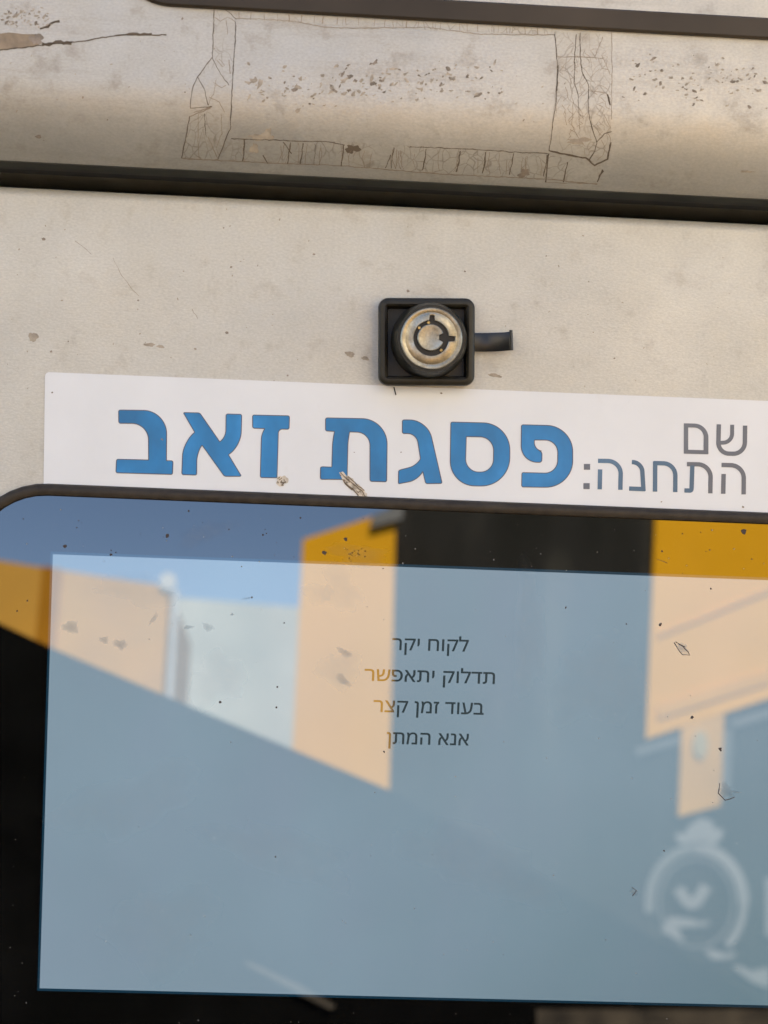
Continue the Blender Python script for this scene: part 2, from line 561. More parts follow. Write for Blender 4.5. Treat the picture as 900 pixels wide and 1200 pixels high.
def cracks(name, parent, items, mat):
    bm = bmesh.new()
    for pts, w in items: ribbon(bm, pts, w, hp)
    return bm_link(name, bm, mat, parent, recalc=False)

def U(ox, oy, s):
    return lambda pts: [(ox + u * s, oy + v * s) for u, v in pts]
a = U(200, 0, 1 / 3)
# left strip
fl = bm_link('tape_residue', film([((249, 12), (276, 12)), ((249, 66), (274, 66)), ((232, 88), (273, 90)), ((223, 125), (271, 125)), ((220, 150), (268, 150)), ((214, 186), (256, 187))]), 'film', hood, smooth=True, recalc=False)
tag(fl, 'cracked tape mark that widens towards the bottom')
cracks('crack_lines', fl, [(a(p), w) for p, w in (
    ([(152, 30), (150, 110), (147, 200), (118, 240), (95, 270), (80, 300), (72, 345), (70, 380), (100, 378), (145, 374)], 0.9),
    ([(228, 75), (226, 170), (218, 260), (214, 350), (210, 450), (190, 500), (166, 560)], 0.95),
    ([(66, 410), (55, 480), (38, 556)], 1.1),
    ([(95, 272), (118, 310), (132, 370)], 0.8), ([(147, 203), (175, 260), (205, 300)], 0.8),
    ([(118, 400), (125, 480)], 0.8), ([(190, 30), (232, 68)], 0.8))], 'crack')
cracks('fine_cracks', fl, [(a(p), w) for p, w in (
    ([(66, 410), (100, 396), (140, 380)], 1.0), ([(80, 395), (120, 385), (145, 375)], 1.2),
    ([(98, 400), (96, 480), (100, 555)], 0.6), ([(132, 370), (150, 330), (160, 280)], 0.6),
    ([(178, 400), (180, 470), (160, 520)], 0.6), ([(130, 480), (150, 520), (165, 556)], 0.7),
    ([(152, 60), (175, 75), (200, 60), (228, 78)], 0.6), ([(160, 210), (180, 235), (190, 230), (170, 208)], 0.8),
    ([(135, 340), (170, 360), (190, 395)], 0.7), ([(205, 210), (210, 260)], 1.2), ([(38, 556), (100, 560), (166, 560)], 0.6),
    ([(150, 290), (180, 310), (195, 300)], 0.6), ([(196, 70), (200, 120)], 0.5))], 'crackfaint')
# lower strip
fl = bm_link('tape_residue', film([((270, 162), (258, 187)), ((400, 166), (400, 194)), ((520, 173), (520, 204)), ((650, 183), (645, 209)), ((704, 190), (704, 216))]), 'film', hood, smooth=True, recalc=False)
tag(fl, 'long horizontal tape mark broken by short upright cracks')
top = [(271, 162.5), (320, 164), (390, 166.5), (404, 170), (480, 172), (550, 174.5), (600, 178), (642, 180)]
it = [(top[:4], 1.0), (top[4:], 0.9)]
for x, w in ((287, 1.3), (340, 1.1), (355, 1.2), (370, .6), (403, 1.2), (461, .8), (499, 1.2), (539, 1.8), (569, 1.5), (601, 1.2), (641, 1.2)):
    y0 = 163 + (x - 270) * 0.05
    it.append(([(x + random.uniform(-1, 1), y0), (x - 1, y0 + 12), (x - 4 + random.uniform(-1, 2), y0 + 25)], w))
it += [(a([(395, 500), (425, 540)]), 1.0), (a([(325, 545), (342, 575)]), 1.2), (a([(775, 545), (755, 590)]), 1.0)]
cracks('crack_lines', fl, it, 'crack')
it = [([(214, 186), (300, 190), (400, 194), (520, 204), (645, 210), (700, 216)], 0.8)]
for k in range(34):
    x = random.uniform(280, 640); y0 = 163 + (x - 270) * 0.05
    it.append(([(x, y0 + random.uniform(0, 8)), (x + random.uniform(-3, 2), y0 + 14), (x + random.uniform(-5, 2), y0 + 25)], 0.55))
cracks('fine_cracks', fl, it, 'crackfaint')
# right strip
b = U(600, 20, 1 / 3)
fl = bm_link('tape_residue', film([((650, 37), (717, 41)), ((653, 80), (717, 82)), ((650, 120), (717, 122)), ((646, 150), (716, 150)), ((643, 175), (712, 186))]), 'film', hood, smooth=True, recalc=False)
tag(fl, 'broad upright tape mark with long cracks, right of the speckles')
cracks('crack_lines', fl, [(b(p), w) for p, w in (
    ([(150, 60), (160, 180), (155, 290), (140, 400), (130, 470)], 0.9), ([(240, 55), (240, 140), (245, 190), (270, 240), (268, 320), (280, 390), (298, 440)], 0.95),
    ([(225, 60), (220, 140), (218, 230), (230, 260), (235, 320)], 0.8), ([(130, 470), (200, 485), (260, 495), (290, 520), (335, 500), (348, 440)], 2.0),
    ([(298, 440), (290, 470), (272, 500)], 1.2), ([(298, 440), (325, 410), (350, 403)], 0.9), ([(335, 270), (345, 310)], 1.8), ([(162, 170), (158, 260)], 1.4),
    ([(128, 480), (118, 580)], 1.5), ([(195, 510), (180, 580)], 1.3), ([(318, 535), (300, 580), (308, 555), (322, 540)], 1.5))], 'crack')
it = [(b(p), w) for p, w in (
    ([(350, 55), (352, 180), (350, 360)], 0.7), ([(160, 140), (220, 140), (320, 145)], 0.9), ([(235, 320), (237, 395)], 0.6), ([(320, 70), (290, 140)], 0.7),
    ([(195, 110), (215, 90)], 0.5), ([(118, 580), (200, 583), (300, 585)], 0.6), ([(270, 260), (330, 265), (345, 300)], 0.7), ([(215, 300), (210, 380), (230, 420)], 0.5))]
for k in range(44):
    x, y = random.uniform(655, 712), random.uniform(50, 165)
    p = [(x, y)]
    for j in range(3):
        x += random.uniform(-8, 8); y += random.uniform(2, 9); p.append((min(715, max(652, x)), y))
    it.append((p, 0.5))
cracks('fine_cracks', fl, it, 'crackfaint')
# upper strip under the trim
fl = bm_link('tape_residue', film([((276, 15), (276, 22)), ((400, 20), (400, 30)), ((520, 27), (520, 36)), ((652, 34), (652, 41))]), 'film', hood, smooth=True, recalc=False)
tag(fl, 'narrow tape mark just below the dark trim strip')
it = [([(276, 22), (300, 22), (345, 25), (380, 32), (420, 33), (500, 32), (560, 40), (650, 41)], 0.7)]
for k in range(26):
    x = 282 + k * 14 + random.uniform(-4, 4)
    y0 = 14 + (x - 276) * 0.052
    it.append(([(x, y0), (x + random.uniform(-1, 1), y0 + 8.5)], random.choice((0.5, 0.6, 1.0))))
cracks('crack_lines', fl, it, 'crackfaint')

# speckles of old print, scratches and dirt on the hood
bm = bmesh.new()
def speckle(n, x0, x1, y0, y1, s0, s1, slope=0.05):
    for k in range(n):
        x = random.uniform(x0, x1)
        y = random.triangular(y0, y1) + (x - x0) * slope
        r = random.uniform(s0, s1) * random.choice((0.6, 0.8, 1, 1.3))
        blob(bm, x, y, r * random.uniform(0.8, 2.0), r * random.uniform(0.5, 0.9), random.uniform(-1.2, 0.6), hp, n=8, jag=0.5, mi=random.choice((0, 1, 1, 1)))
speckle(120, 388, 588, 66, 122, 0.8, 2.2, 0.02)
speckle(40, 290, 400, 70, 130, 0.8, 2.6)
speckle(22, 300, 400, 80, 125, 0.7, 1.6)
speckle(90, 738, 905, 58, 125, 0.8, 2.1, 0.05)
speckle(12, 600, 740, 60, 150, 0.6, 1.1)
speckle(60, 0, 60, 8, 34, 0.7, 2.0, -0.02)
speckle(26, 0, 260, 30, 175, 0.6, 1.3, 0)
for x, y, r in ((410, 90, 3.2), (437, 98, 3.0), (440, 73, 2.6), (409, 106, 2.2), (447, 95, 2.2), (525, 81, 2.4), (858, 96, 2.4), (878, 125, 2.6), (774, 98, 2.2), (814, 107, 2.3), (813, 122, 2.0), (45, 160, 2.6), (214, 22, 1.4)):
    blob(bm, x, y, r * 1.2, r * 0.8, random.uniform(-1, 1), hp, n=9, jag=0.5, mi=0)
marks = bm_link('dirt_speckles', bm, ('grime', 'grimefaint'), cover, recalc=False)
marks['kind'] = 'stuff'
bm = bmesh.new()
ribbon(bm, [(0, 58.5), (30, 56), (52, 52), (75, 50.5), (100, 48), (120, 44), (145, 41), (172, 41), (195, 41)], 1.5, hp)
ribbon(bm, [(50, 52), (70, 50), (84, 51)], 4.0, hp, wob=1.2)
ribbon(bm, [(138, 42), (152, 40), (178, 40)], 2.6, hp, wob=0.9)
ribbon(bm, [(48, 33), (60, 29), (70, 25)], 2.6, hp, wob=1.4)
bm_link('scratch', bm, 'crack', cover, recalc=False)
for x, y, rx, ry, rt, mt in ((43, 46, 8, 6, 0.6, 'grime'), (306, 161, 12, 4, 0.1, 'grimefaint'), (313, 156, 5, 5, 0.6, 'grimefaint'), (298, 174, 4, 7, 0.2, 'grimefaint'),
                             (413, 174.5, 7.5, 5.2, 0.1, 'crack'), (614, 203, 7, 4.2, -0.2, 'grime'), (678, 165, 13, 3.5, 0.0, 'grimefaint'), (875, 201, 7, 1.5, 0.0, 'grimefaint')):
    bm = bmesh.new()
    blob(bm, x, y, rx, ry, rt, hp, n=14, jag=0.45)
    bm_link('stain', bm, mt, cover, recalc=False)
bm = bmesh.new()
p = [hp2(x, y) for x, y in ((-4, 40), (10, 38), (28, 40), (40, 40), (46, 46), (46, 53), (30, 55), (14, 57), (-4, 58.5))]
bm.faces.new([bm.verts.new(q) for q in p])
bm_link('peeled_patch', bm, 'peel', cover, recalc=False)

# ------------------------------------------------------------------ front panel
panel = thing('front_panel', (0, 0, -190), 'plain grey metal front panel carrying the round key lock', 'panel')
bm = bmesh.new()
R0, PT = 3.0, 91.3
prof = [(30, PT), (R0, PT)]
prof += [(R0 - R0 * math.sin(t), PT - R0 + R0 * math.cos(t)) for t in [math.pi / 2 * k / 6 for k in range(1, 7)]]
prof += [(0, 60), (0, -190), (30, -190)]
rings = [[bm.verts.new((x, y, z)) for y, z in prof] for x in [-203 + 408 * k / 20 for k in range(21)]]
for ra, rb in zip(rings, rings[1:]):
    for i in range(len(prof)):
        j = (i + 1) % len(prof)
        bm.faces.new((ra[i], ra[j], rb[j], rb[i]))
bm.faces.new(rings[0]); bm.faces.new(rings[-1])
sheet = bm_link('panel_sheet', bm, 'panel', panel, smooth=True)
pp = lambda x, y: at(x, y, -0.05)
bm = bmesh.new()
for x, y, r in ((51, 280, 2.1), (271, 313, 1.5), (266, 390, 1.9), (229, 409, 1.6), (162, 352, 1.2), (368, 298, 1.6), (478, 341, 1.8), (545, 318, 1.2), (60, 412, 1.6), (80, 400, 1.0), (262, 267, 1.0), (640, 300, 0.9), (720, 420, 1.1), (690, 330, 0.8), (337, 440, 1.2)):
    blob(bm, x, y, r, r * 0.85, 0, pp, n=9, jag=0.25)
for k in range(70):
    r = random.uniform(0.3, 0.8)
    blob(bm, random.uniform(0, 900), random.uniform(245, 460), r * random.uniform(1, 2.5), r, random.uniform(0, 3), pp, n=7, jag=0.4, mi=1)
ribbon(bm, [(132, 302), (140, 318), (148, 330), (156, 340), (163, 347)], 0.55, pp, taper=False)
for f in bm.faces[:]:
    if len(f.verts) == 4: f.material_index = 1
ribbon(bm, [(88, 282), (97, 289), (107, 298)], 0.5, pp)
ribbon(bm, [(225, 362), (232, 374)], 0.5, pp)
for x, y, rx, ry in ((39, 395, 5, 6), (175, 404, 7, 2), (188, 406, 4, 2), (410, 415, 6, 3), (428, 420, 5, 2), (580, 440, 8, 2)):
    blob(bm, x, y, rx, ry, 0.1, pp, n=12, jag=0.3, mi=1)
bm_link('dirt_speckles', bm, ('grime', 'grimefaint'), sheet, recalc=False)['kind'] = 'stuff'

# cabinet body that carries hood and panel, and the post it stands on
body = thing('dispenser_cabinet', (0, 0, 0), 'grey cabinet body behind the front panel, on its pedestal', 'cabinet', head=False)
bm = bmesh.new()
c8 = [Vector((x, y, z)) for x in (-203, 205) for y in (30.5, 190) for z in (-190, 306)]
bm2 = bmesh.new(); boxw(bm2, -620, 620, 60.5, 420, -330, 980)  # unseen shell made broad and tall to shade the ground in front
for v in bm2.verts: v.co = HEAD @ (v.co * 0.001)
bm_link('cabinet_shell', bm2, 'cabinet', body, mm=False)
bm2 = bmesh.new(); boxw(bm2, -202, 204, 30.5, 60.2, -189, 96)
for v in bm2.verts: v.co = HEAD @ (v.co * 0.001)
bm_link('inner_box', bm2, 'recess', body, mm=False)
bm2 = bmesh.new(); boxw(bm2, -0.55, 0.55, 0.10, 0.55, 0.0, 1.05)
bm_link('pedestal', bm2, 'cabinet', body, mm=False)
bm.free()

# ------------------------------------------------------------------ station name sticker
ST_Y = -0.28
stk = thing('name_sticker', at(480, 600, 0), 'long white sticker with bold blue Hebrew station name, under the lock', 'sticker')
cs = [at(53, 436), at(1010, 474.3), at(1000, 618), at(51, 590)]
outline = fillet([(cs[0].x, cs[0].z, 1.2), (cs[1].x, cs[1].z, 1.2), (cs[2].x, cs[2].z, 1.2), (cs[3].x, cs[3].z, 1.2)])
link('sticker_sheet', filled([outline], ST_Y, 0.26), 'vinyl', stk)
def glyph(ox, oy, sx, sy, pts, closed=True):
    return [(lambda q: (q.x, q.z))(at(ox + p.x * sx, oy + p.y * sy, ST_Y)) for p in fillet(pts, closed)]
r1 = (130, 470, .24444, .24419); r2 = (360, 475, .24444, .24468); r3 = (510, 475, .2, .2); r4 = (670, 485, .24444, .24444)
letters = [
    [glyph(*r1, [(37, 43, 8), (268, 46, 112), (266, 286, 2), (298, 287, 8), (295, 352, 8), (24, 344, 8), (27, 279, 8), (181, 283, 2), (180, 108, 78), (38, 106, 8)])],
    [glyph(*r1, [(347, 55, 6), (426, 57, 8), (522, 196, 3), (551, 170, 28), (552, 62, 8), (627, 64, 8), (623, 222, 75), (563, 257, 4), (626, 361, 8), (544, 361, 8), (437, 211, 4), (412, 250, 38), (411, 355, 8), (340, 353, 8), (346, 195, 68), (402, 150, 4)])],
    [glyph(*r1, [(679, 67, 8), (856, 71, 8), (854, 135, 8), (803, 134, 20), (796, 368, 4), (716, 367, 8), (722, 160, 20), (738, 132, 3), (680, 130, 8)])],
    [glyph(*r2, [(88, 60, 8), (384, 66, 120), (381, 366, 8), (301, 364, 8), (301, 130, 62), (203, 127, 3), (195, 180, 20), (191, 355, 10), (63, 354, 8), (64, 294, 8), (118, 296, 3), (122, 170, 30), (131, 125, 3), (88, 122, 8)])],
    [glyph(*r2, [(456, 70, 8), (577, 70, 85), (647, 374, 8), (568, 375, 8), (554, 316, 3), (530, 358, 42), (437, 376, 6), (438, 311, 8), (528, 288, 40), (543, 255, 3), (524, 135, 42), (456, 135, 8)])],
    [glyph(*r3, [(92, 98, 8), (437, 106, 155), (437, 475, 170), (86, 470, 145)]), glyph(*r3, [(182, 183, 4), (343, 186, 80), (340, 392, 75), (176, 390, 78)])],
    [glyph(*r3, [(505, 114, 10), (805, 121, 150), (806, 482, 160), (506, 478, 10), (508, 394, 8), (716, 399, 75), (720, 204, 75), (581, 203, 3), (579, 262, 45), (626, 268, 20), (624, 334, 14), (503, 333, 95)])],
]
flat = [lp for L_ in letters for lp in L_]
name_o = link('station_name', filled(flat, ST_Y - 0.09, 0.08), 'blue', stk)
bm = bmesh.new()
for lp in flat:
    vs = []
    n_ = len(lp)
    for i in range(n_):
        p, q, r_ = Vector(lp[i - 1]), Vector(lp[i]), Vector(lp[(i + 1) % n_])
        d = (r_ - p)
        d = d.normalized() if d.length > 1e-6 else Vector((1, 0))
        nn = Vector((-d.y, d.x)) * 0.13
        vs.append((bm.verts.new((q.x + nn.x, ST_Y - 0.1, q.y + nn.y)), bm.verts.new((q.x - nn.x, ST_Y - 0.1, q.y - nn.y))))
    for i in range(n_):
        u, w_ = vs[i - 1], vs[i]
        bm.faces.new((u[0], u[1], w_[1], w_[0]))
bm_link('letter_edge', bm, 'inkedge', name_o, recalc=False)
def gl(pts, w=21): 
    return [(lambda q: (q.x, q.z))(at(r4[0] + p.x * r4[2], r4[1] + p.y * r4[3], ST_Y)) for p in stroke(pts, w)]
def sq(x0, y0, x1, y1): return [(lambda q: (q.x, q.z))(at(r4[0] + x * r4[2], r4[1] + y * r4[3], ST_Y)) for x, y in ((x0, y0), (x1, y0), (x1, y1), (x0, y1))]
grey_l = [gl([(705, 50), (702, 190, 52), (829, 192, 55), (831, 56)]), gl([(769, 52), (768, 136, 40), (706, 139)], 19),
          gl([(718, 245), (825, 247, 62), (824, 386)]), gl([(728, 288), (726, 383)]), gl([(552, 241), (667, 243, 62), (664, 381)])]
mem = [glyph(*r4, [(537, 45, 2), (655, 48, 66), (655, 194, 3), (537, 191, 3)]), glyph(*r4, [(558, 65, 2), (633, 67, 46), (632, 174, 2), (558, 172, 2)])]
slate_l = [gl([(399, 373), (400, 228)]), gl([(392, 236), (497, 238, 58), (496, 375)]), gl([(288, 231), (336, 234, 42), (344, 370)]), gl([(275, 358), (352, 361)]),
           gl([(126, 225), (236, 227, 62), (233, 364)]), gl([(136, 266), (134, 362)]), gl([(578, 247), (574, 368, 8), (540, 367)])]
colon = [sq(58, 240, 88, 268), sq(56, 332, 86, 361)]
# strokes that overlap are filled one by one so none cancels another
def stack(name, loops_list, mat, parent, y0):
    bm = bmesh.new()
    for k, loops in enumerate(loops_list):
        me = filled(loops, y0 - 0.004 * (k % 3), 0.07)
        bm.from_mesh(me); bpy.data.meshes.remove(me)
    me = bpy.data.meshes.new(name); bm.to_mesh(me); bm.free()
    return link(name, me, mat, parent)
cap = stack('caption', [[x] for x in grey_l] + [mem], 'grey_ink', stk, ST_Y - 0.08)
tag(cap, 'small caption letters in plain grey')
cap2 = stack('caption', [[x] for x in slate_l], 'slate_ink', stk, ST_Y - 0.085)
tag(cap2, 'small caption letters in bluish slate')
link('colon_dots', filled(colon, ST_Y - 0.08, 0.07), 'grey_ink', stk)
# torn spots in the print
sp = lambda x, y: at(x, y, ST_Y - 0.13)
sp2 = lambda x, y: at(x, y, ST_Y - 0.16)
bm = bmesh.new()
blob(bm, 330.5, 563.5, 6.5, 6.5, 0.3, sp, n=16, jag=0.25, mi=0)
for k in range(16):
    an = random.uniform(0, 6.28); r = random.uniform(1, 6)
    blob(bm, 330.5 + r * math.cos(an), 563.5 + r * math.sin(an), random.uniform(0.7, 1.9), random.uniform(0.5, 1.1), random.uniform(0, 3), sp2, n=7, jag=0.5, mi=1)
bm_link('torn_spot', bm, ('paper', 'flake'), stk, recalc=False)
bm = bmesh.new()
for x, y, rx, ry, rt in ((404, 559, 7, 3.5, 0.7), (412, 566, 9, 5, 0.8), (420, 574, 8, 5.5, 0.7), (427, 580, 5, 3, 0.7)):
    blob(bm, x, y, rx, ry, rt, sp, n=15, jag=0.35, mi=0)
for pts, w in (([(398, 553), (408, 562), (418, 570), (430, 583)], 1.4), ([(402, 562), (411, 572), (420, 581)], 1.8), ([(408, 559), (416, 566), (427, 575)], 1.3), ([(405, 566), (413, 574)], 2.0)):
    nb = len(bm.faces); ribbon(bm, pts, w, sp2, wob=1.0)
    for f in list(bm.faces)[nb:]: f.material_index = 1
for k in range(14):
    u = random.random()
    blob(bm, 400 + 28 * u + random.uniform(-3, 3), 556 + 26 * u + random.uniform(-4, 4), random.uniform(0.6, 1.8), random.uniform(0.4, 1.0), 0.7, sp2, n=7, jag=0.5, mi=1)
bm_link('torn_spot', bm, ('paper', 'flake'), stk, recalc=False)
bm = bmesh.new()
for x, y, r in ((61, 460, 1.2), (517, 461, 1.3), (470, 530, 0.8), (871, 594, 1.4), (190, 515, 1.4), (775, 588, 1.0), (415, 530, 0.8)):
    blob(bm, x, y, r, r * 0.8, 0.3, sp, n=8, jag=0.4)
bm_link('dirt_speckles', bm, 'grime', stk, recalc=False)['kind'] = 'stuff'

# ------------------------------------------------------------------ cam lock
lk = thing('key_lock', at(500, 456, 0), 'round tubular key lock in a square black housing with a small rubber tab', 'lock')
A, B_ = at(445.5, 346.0, -6), at(554.5, 454.5, -6)
dims = (A.x, B_.x, B_.z, A.z, 3.0)
bm = bmesh.new()
rr_loft(bm, dims, [(0.5, 0), (0.15, -1.0), (0.0, -4.6), (0.25, -5.6), (0.9, -6.1), (1.9, -6.1), (2.5, -5.6), (3.0, -2.0)], rmin=0.5, cap_last=True, cap_first=True)
bm_link('housing', bm, 'plastic', lk, smooth=True)
bc = at(501.5, 402, -2)
fc = at(505.6, 396.8, -13.5)
bm = bmesh.new()
rings = []
for u, r in ((0, 11.2), (0.25, 11.15), (0.6, 10.8), (0.85, 10.3), (1.0, 9.75), (1.0, 9.3)):
    y = -2 + (-12.9 + 2) * u
    rings.append([(fc.x + r * math.cos(2 * math.pi * k / 64), y, fc.z + r * math.sin(2 * math.pi * k / 64)) for k in range(64)])
loft(bm, rings, cap_last=True)
bm_link('barrel', bm, 'plastic', lk, smooth=True)
# metal face ring with two notches in its keyway
px = 0.2555 * (420 - 13.5) / 420
R_face, R_slot, R_pin = 36.2 * px, 20.6 * px, 15.6 * px
sc_ = (fc.x - 0.25 * px, fc.z + 0.6 * px)
def slot_loop(n=96):
    pts = []
    for k in range(n):
        an = 2 * math.pi * k / n
        r = R_slot
        for na, wd, ext in ((math.radians(-2), 3.3 * px, 7.2 * px), (math.radians(88), 3.0 * px, 5.5 * px)):
            da = (an - na + math.pi) % (2 * math.pi) - math.pi
            if abs(math.sin(da)) * (R_slot + ext) < wd and abs(da) < 1: r = R_slot + ext
        pts.append(Vector((sc_[0] + r * math.cos(an), sc_[1] + r * math.sin(an))))
    return pts
inner = slot_loop(); outer = [Vector((fc.x + R_face * math.cos(2 * math.pi * k / 96), fc.z + R_face * math.sin(2 * math.pi * k / 96))) for k in range(96)]
bm = bmesh.new()
def ring(loop, y, s=0.0, c=(0, 0)):
    return [(p.x + (c[0] - p.x) * s, y, p.y + (c[1] - p.y) * s) for p in loop]
loft(bm, [ring(outer, -12.9), ring(outer, -13.35), ring(outer, -13.6, 0.03, (fc.x, fc.z)), ring(outer, -13.62, 0.13, (fc.x, fc.z)), ring(outer, -13.5, 0.15, (fc.x, fc.z)), ring(outer, -13.5, 0.17, (fc.x, fc.z)), ring(outer, -13.62, 0.19, (fc.x, fc.z)), ring(inner, -13.6, -0.03, sc_), ring(inner, -13.45), ring(inner, -12.92)])
bm_link('lock_face', bm, 'nickel', lk, smooth=True)
bm = bmesh.new()
circ_loft(bm, sc_[0], sc_[1], [(R_slot + 7.4 * px, -12.92), (R_slot + 7.0 * px, -12.94)])
bm_link('keyway', bm, 'void', lk)
bm = bmesh.new()
pc = (sc_[0] - 0.6 * px, sc_[1] + 0.6 * px)
prs = []
for y, s in ((-12.95, 0), (-13.5, 0), (-13.72, 0.06), (-13.72, 0.14), (-13.6, 0.3)):
    ringp = []
    for k in range(72):
        an = 2 * math.pi * k / 72
        da = (an + math.pi) % (2 * math.pi) - math.pi
        r = R_pin * (1 - s)
        if abs(da) < 0.3: r *= 0.66
        ringp.append((pc[0] + r * math.cos(an), y, pc[1] + r * math.sin(an)))
    prs.append(ringp)
loft(bm, prs, cap_last=True)
bm_link('lock_pin', bm, 'nickel', lk, smooth=True)
bm = bmesh.new()
for an, rr_ in ((math.radians(140), 18.3), (math.radians(-50), 18.4), (math.radians(100), 18.2)):
    circ_loft(bm, sc_[0] + rr_ * px * math.cos(an), sc_[1] + rr_ * px * math.sin(an), [(2.0 * px, -12.94), (1.9 * px, -13.25), (1.4 * px, -13.35)], n=16)
bm_link('key_pins', bm, 'brass', lk, smooth=True)
# rubber tab at its side: a bent strip with a raised lip
bm = bmesh.new()
y_top = [(552, 392.4, -3.2), (566, 392.8, -2.6), (580, 393.0, -3.4), (592, 393.0, -4.8), (597, 392.4, -5.6), (601, 392.4, -5.2)]
y_bot = [(552, 413.8, -3.2), (566, 414.6, -2.6), (580, 415.0, -3.4), (592, 414.6, -4.8), (597, 414.4, -5.6), (601, 414.6, -5.2)]
rows = []
for (xa, ya, d), (xb, yb, d2) in zip(y_top, y_bot):
    p0, p1 = at(xa, ya, d), at(xb, yb, d2)
    m_ = lambda u, dy: (p0.x + (p1.x - p0.x) * u, d + dy, p0.z + (p1.z - p0.z) * u)
    rows.append([m_(0, 0.9), m_(0, 0.2), m_(0.05, 0), m_(0.95, 0), m_(1, 0.2), m_(1, 0.9)])
loft(bm, rows, cap_first=True, cap_last=True)
tab = bm_link('tab', bm, 'strap', lk, smooth=True)
bm = bmesh.new()
p0, p1 = at(599.5, 390.6, -6), at(599.5, 414.4, -6)
for sgn in (0,):
    rings = []
    for k in range(7):
        u = k / 6
        c = p0.lerp(p1, u)
        rings.append([(c.x + 0.5 * math.cos(t), -5.3 + 0.5 * math.sin(t), c.z) for t in [2 * math.pi * j / 10 for j in range(10)]])
    loft(bm, rings, True, True)
bm_link('tab_lip', bm, 'strap', tab, smooth=True)
bm = bmesh.new()
ribbon(bm, [(459.5, 452), (460.5, 457), (461.5, 461.5)], 1.2, lambda x, y: at(x, y, -0.5), wob=0.2)
bm_link('stray_thread', bm, 'plastic', lk, recalc=False)

lc = at(500, 400, 0)
ROT = Matrix.Translation(lc * 0.001) @ Matrix.Rotation(math.radians(-2.3), 4, 'Y') @ Matrix.Translation(lc * -0.001)
lk.matrix_world = HEAD @ ROT @ Matrix.Translation(BASE[lk.name] * 0.001)

# ------------------------------------------------------------------ touch screen
scr = thing('touch_screen', (10, 0, -175), 'glossy glass screen with lit pale blue display and Hebrew message, in a dark rubber rim', 'screen')
gx0 = at(-46, 700).x
z_l, z_r = at(100, 567.5, -2.5).z, at(900, 603.5, -2.5).z
zt = (z_l + z_r) / 2
print('gasket top', z_l, z_r)
gd = (gx0, 151.0, -166.0, zt, 25.0)
bm = bmesh.new()
rr_loft(bm, gd, [(-0.2, 0.0), (0.0, -1.6), (0.5, -2.5), (1.2, -2.8), (2.2, -2.8), (3.0, -2.5), (3.35, -1.9), (3.5, -0.6)], rmin=3)
bm_link('rim_gasket', bm, 'gasket', scr, smooth=True)
G_Y = -1.0
gp = [(p.x, p.y) for p in rr(gd[0] + 3.3, gd[1] - 3.3, gd[2] + 3.3, gd[3] - 3.3, gd[4] - 3.3, 14)]
glass = link('glass_pane', filled([gp], G_Y, 0.9), 'glass', scr)
D0 = [at(62, 649.5, G_Y), at(1000, 683.6, G_Y), at(1000, 1180.5, G_Y), at(46.5, 1158, G_Y)]
zx = [(D0[0].x, D0[0].z), (131.0, D0[1].z), (131.5, D0[2].z), (D0[3].x, D0[3].z)]
print('display', zx)
edge = [(zx[0][0] - 0.7, zx[0][1] + 0.8), (zx[1][0] + 0.7, zx[1][1] + 0.8), (zx[2][0] + 0.7, zx[2][1] - 0.8), (zx[3][0] - 0.7, zx[3][1] - 0.8)]
link('edge_reflection', filled([edge], G_Y - 0.03, 0.02), 'lcdedge', scr)  # glowing rim painted in for the display's reflection off the glass back
disp = link('display', filled([zx], G_Y - 0.06, 0.02), 'lcd', scr)

def text_line(s, x0, x1, ya, yb, bl):
    """Hebrew line (typed in visual order) fitted between two photo columns; ya, yb: baseline rows"""
    cu = bpy.data.curves.new('tmp', 'FONT'); cu.body = s[::-1]
    cu.resolution_u = 6; cu.size = 100; cu.fill_mode = 'NONE'; cu.fill_mode = 'NONE'
    o = bpy.data.objects.new('tmp', cu); col.objects.link(o)
    dg = bpy.context.evaluated_depsgraph_get(); dg.update()
    me = bpy.data.meshes.new_from_object(o.evaluated_get(dg))
    bpy.data.objects.remove(o); bpy.data.curves.remove(cu)
    from mathutils.geometry import delaunay_2d_cdt
    # weld the outline points, then fill the outlines with holes kept open
    key, vv, idx = {}, [], []
    for v in me.vertices:
        k_ = (round(v.co.x, 2), round(v.co.y, 2))
        if k_ not in key: key[k_] = len(vv); vv.append(Vector((v.co.x, v.co.y)))
        idx.append(key[k_])
    ee = [(idx[e.vertices[0]], idx[e.vertices[1]]) for e in me.edges if idx[e.vertices[0]] != idx[e.vertices[1]]]
    ov, _, of, *_r = delaunay_2d_cdt(vv, ee, [], 2, 1e-4)
    me.clear_geometry()
    me.from_pydata([(v.x, v.y, 0) for v in ov], [], of)
    me.materials.clear()
    xs_ = [v.co.x for v in me.vertices]
    lo, hi = min(xs_), max(xs_)
    a0, b0 = at(x0, ya, G_Y), at(x1, yb, G_Y)
    sx = (b0.x - a0.x) / (hi - lo)
    slope = (b0.z - a0.z) / (b0.x - a0.x)
    for v in me.vertices:
        x = (v.co.x - lo) * sx
        z = v.co.y * bl / 100
        v.co = Vector((a0.x + x, G_Y - 0.09, a0.z + z + x * slope))
    return me
lines = [('לקוח יקר', 459.5, 548.6, 761.5, 763.5), ('תדלוק יתאפשר', 427, 579.5, 797.5, 801.5), ('בעוד זמן קצר', 437.5, 566.5, 834, 837.5), ('אנא המתן', 453, 549, 871.5, 873.5)]
bm = bmesh.new()
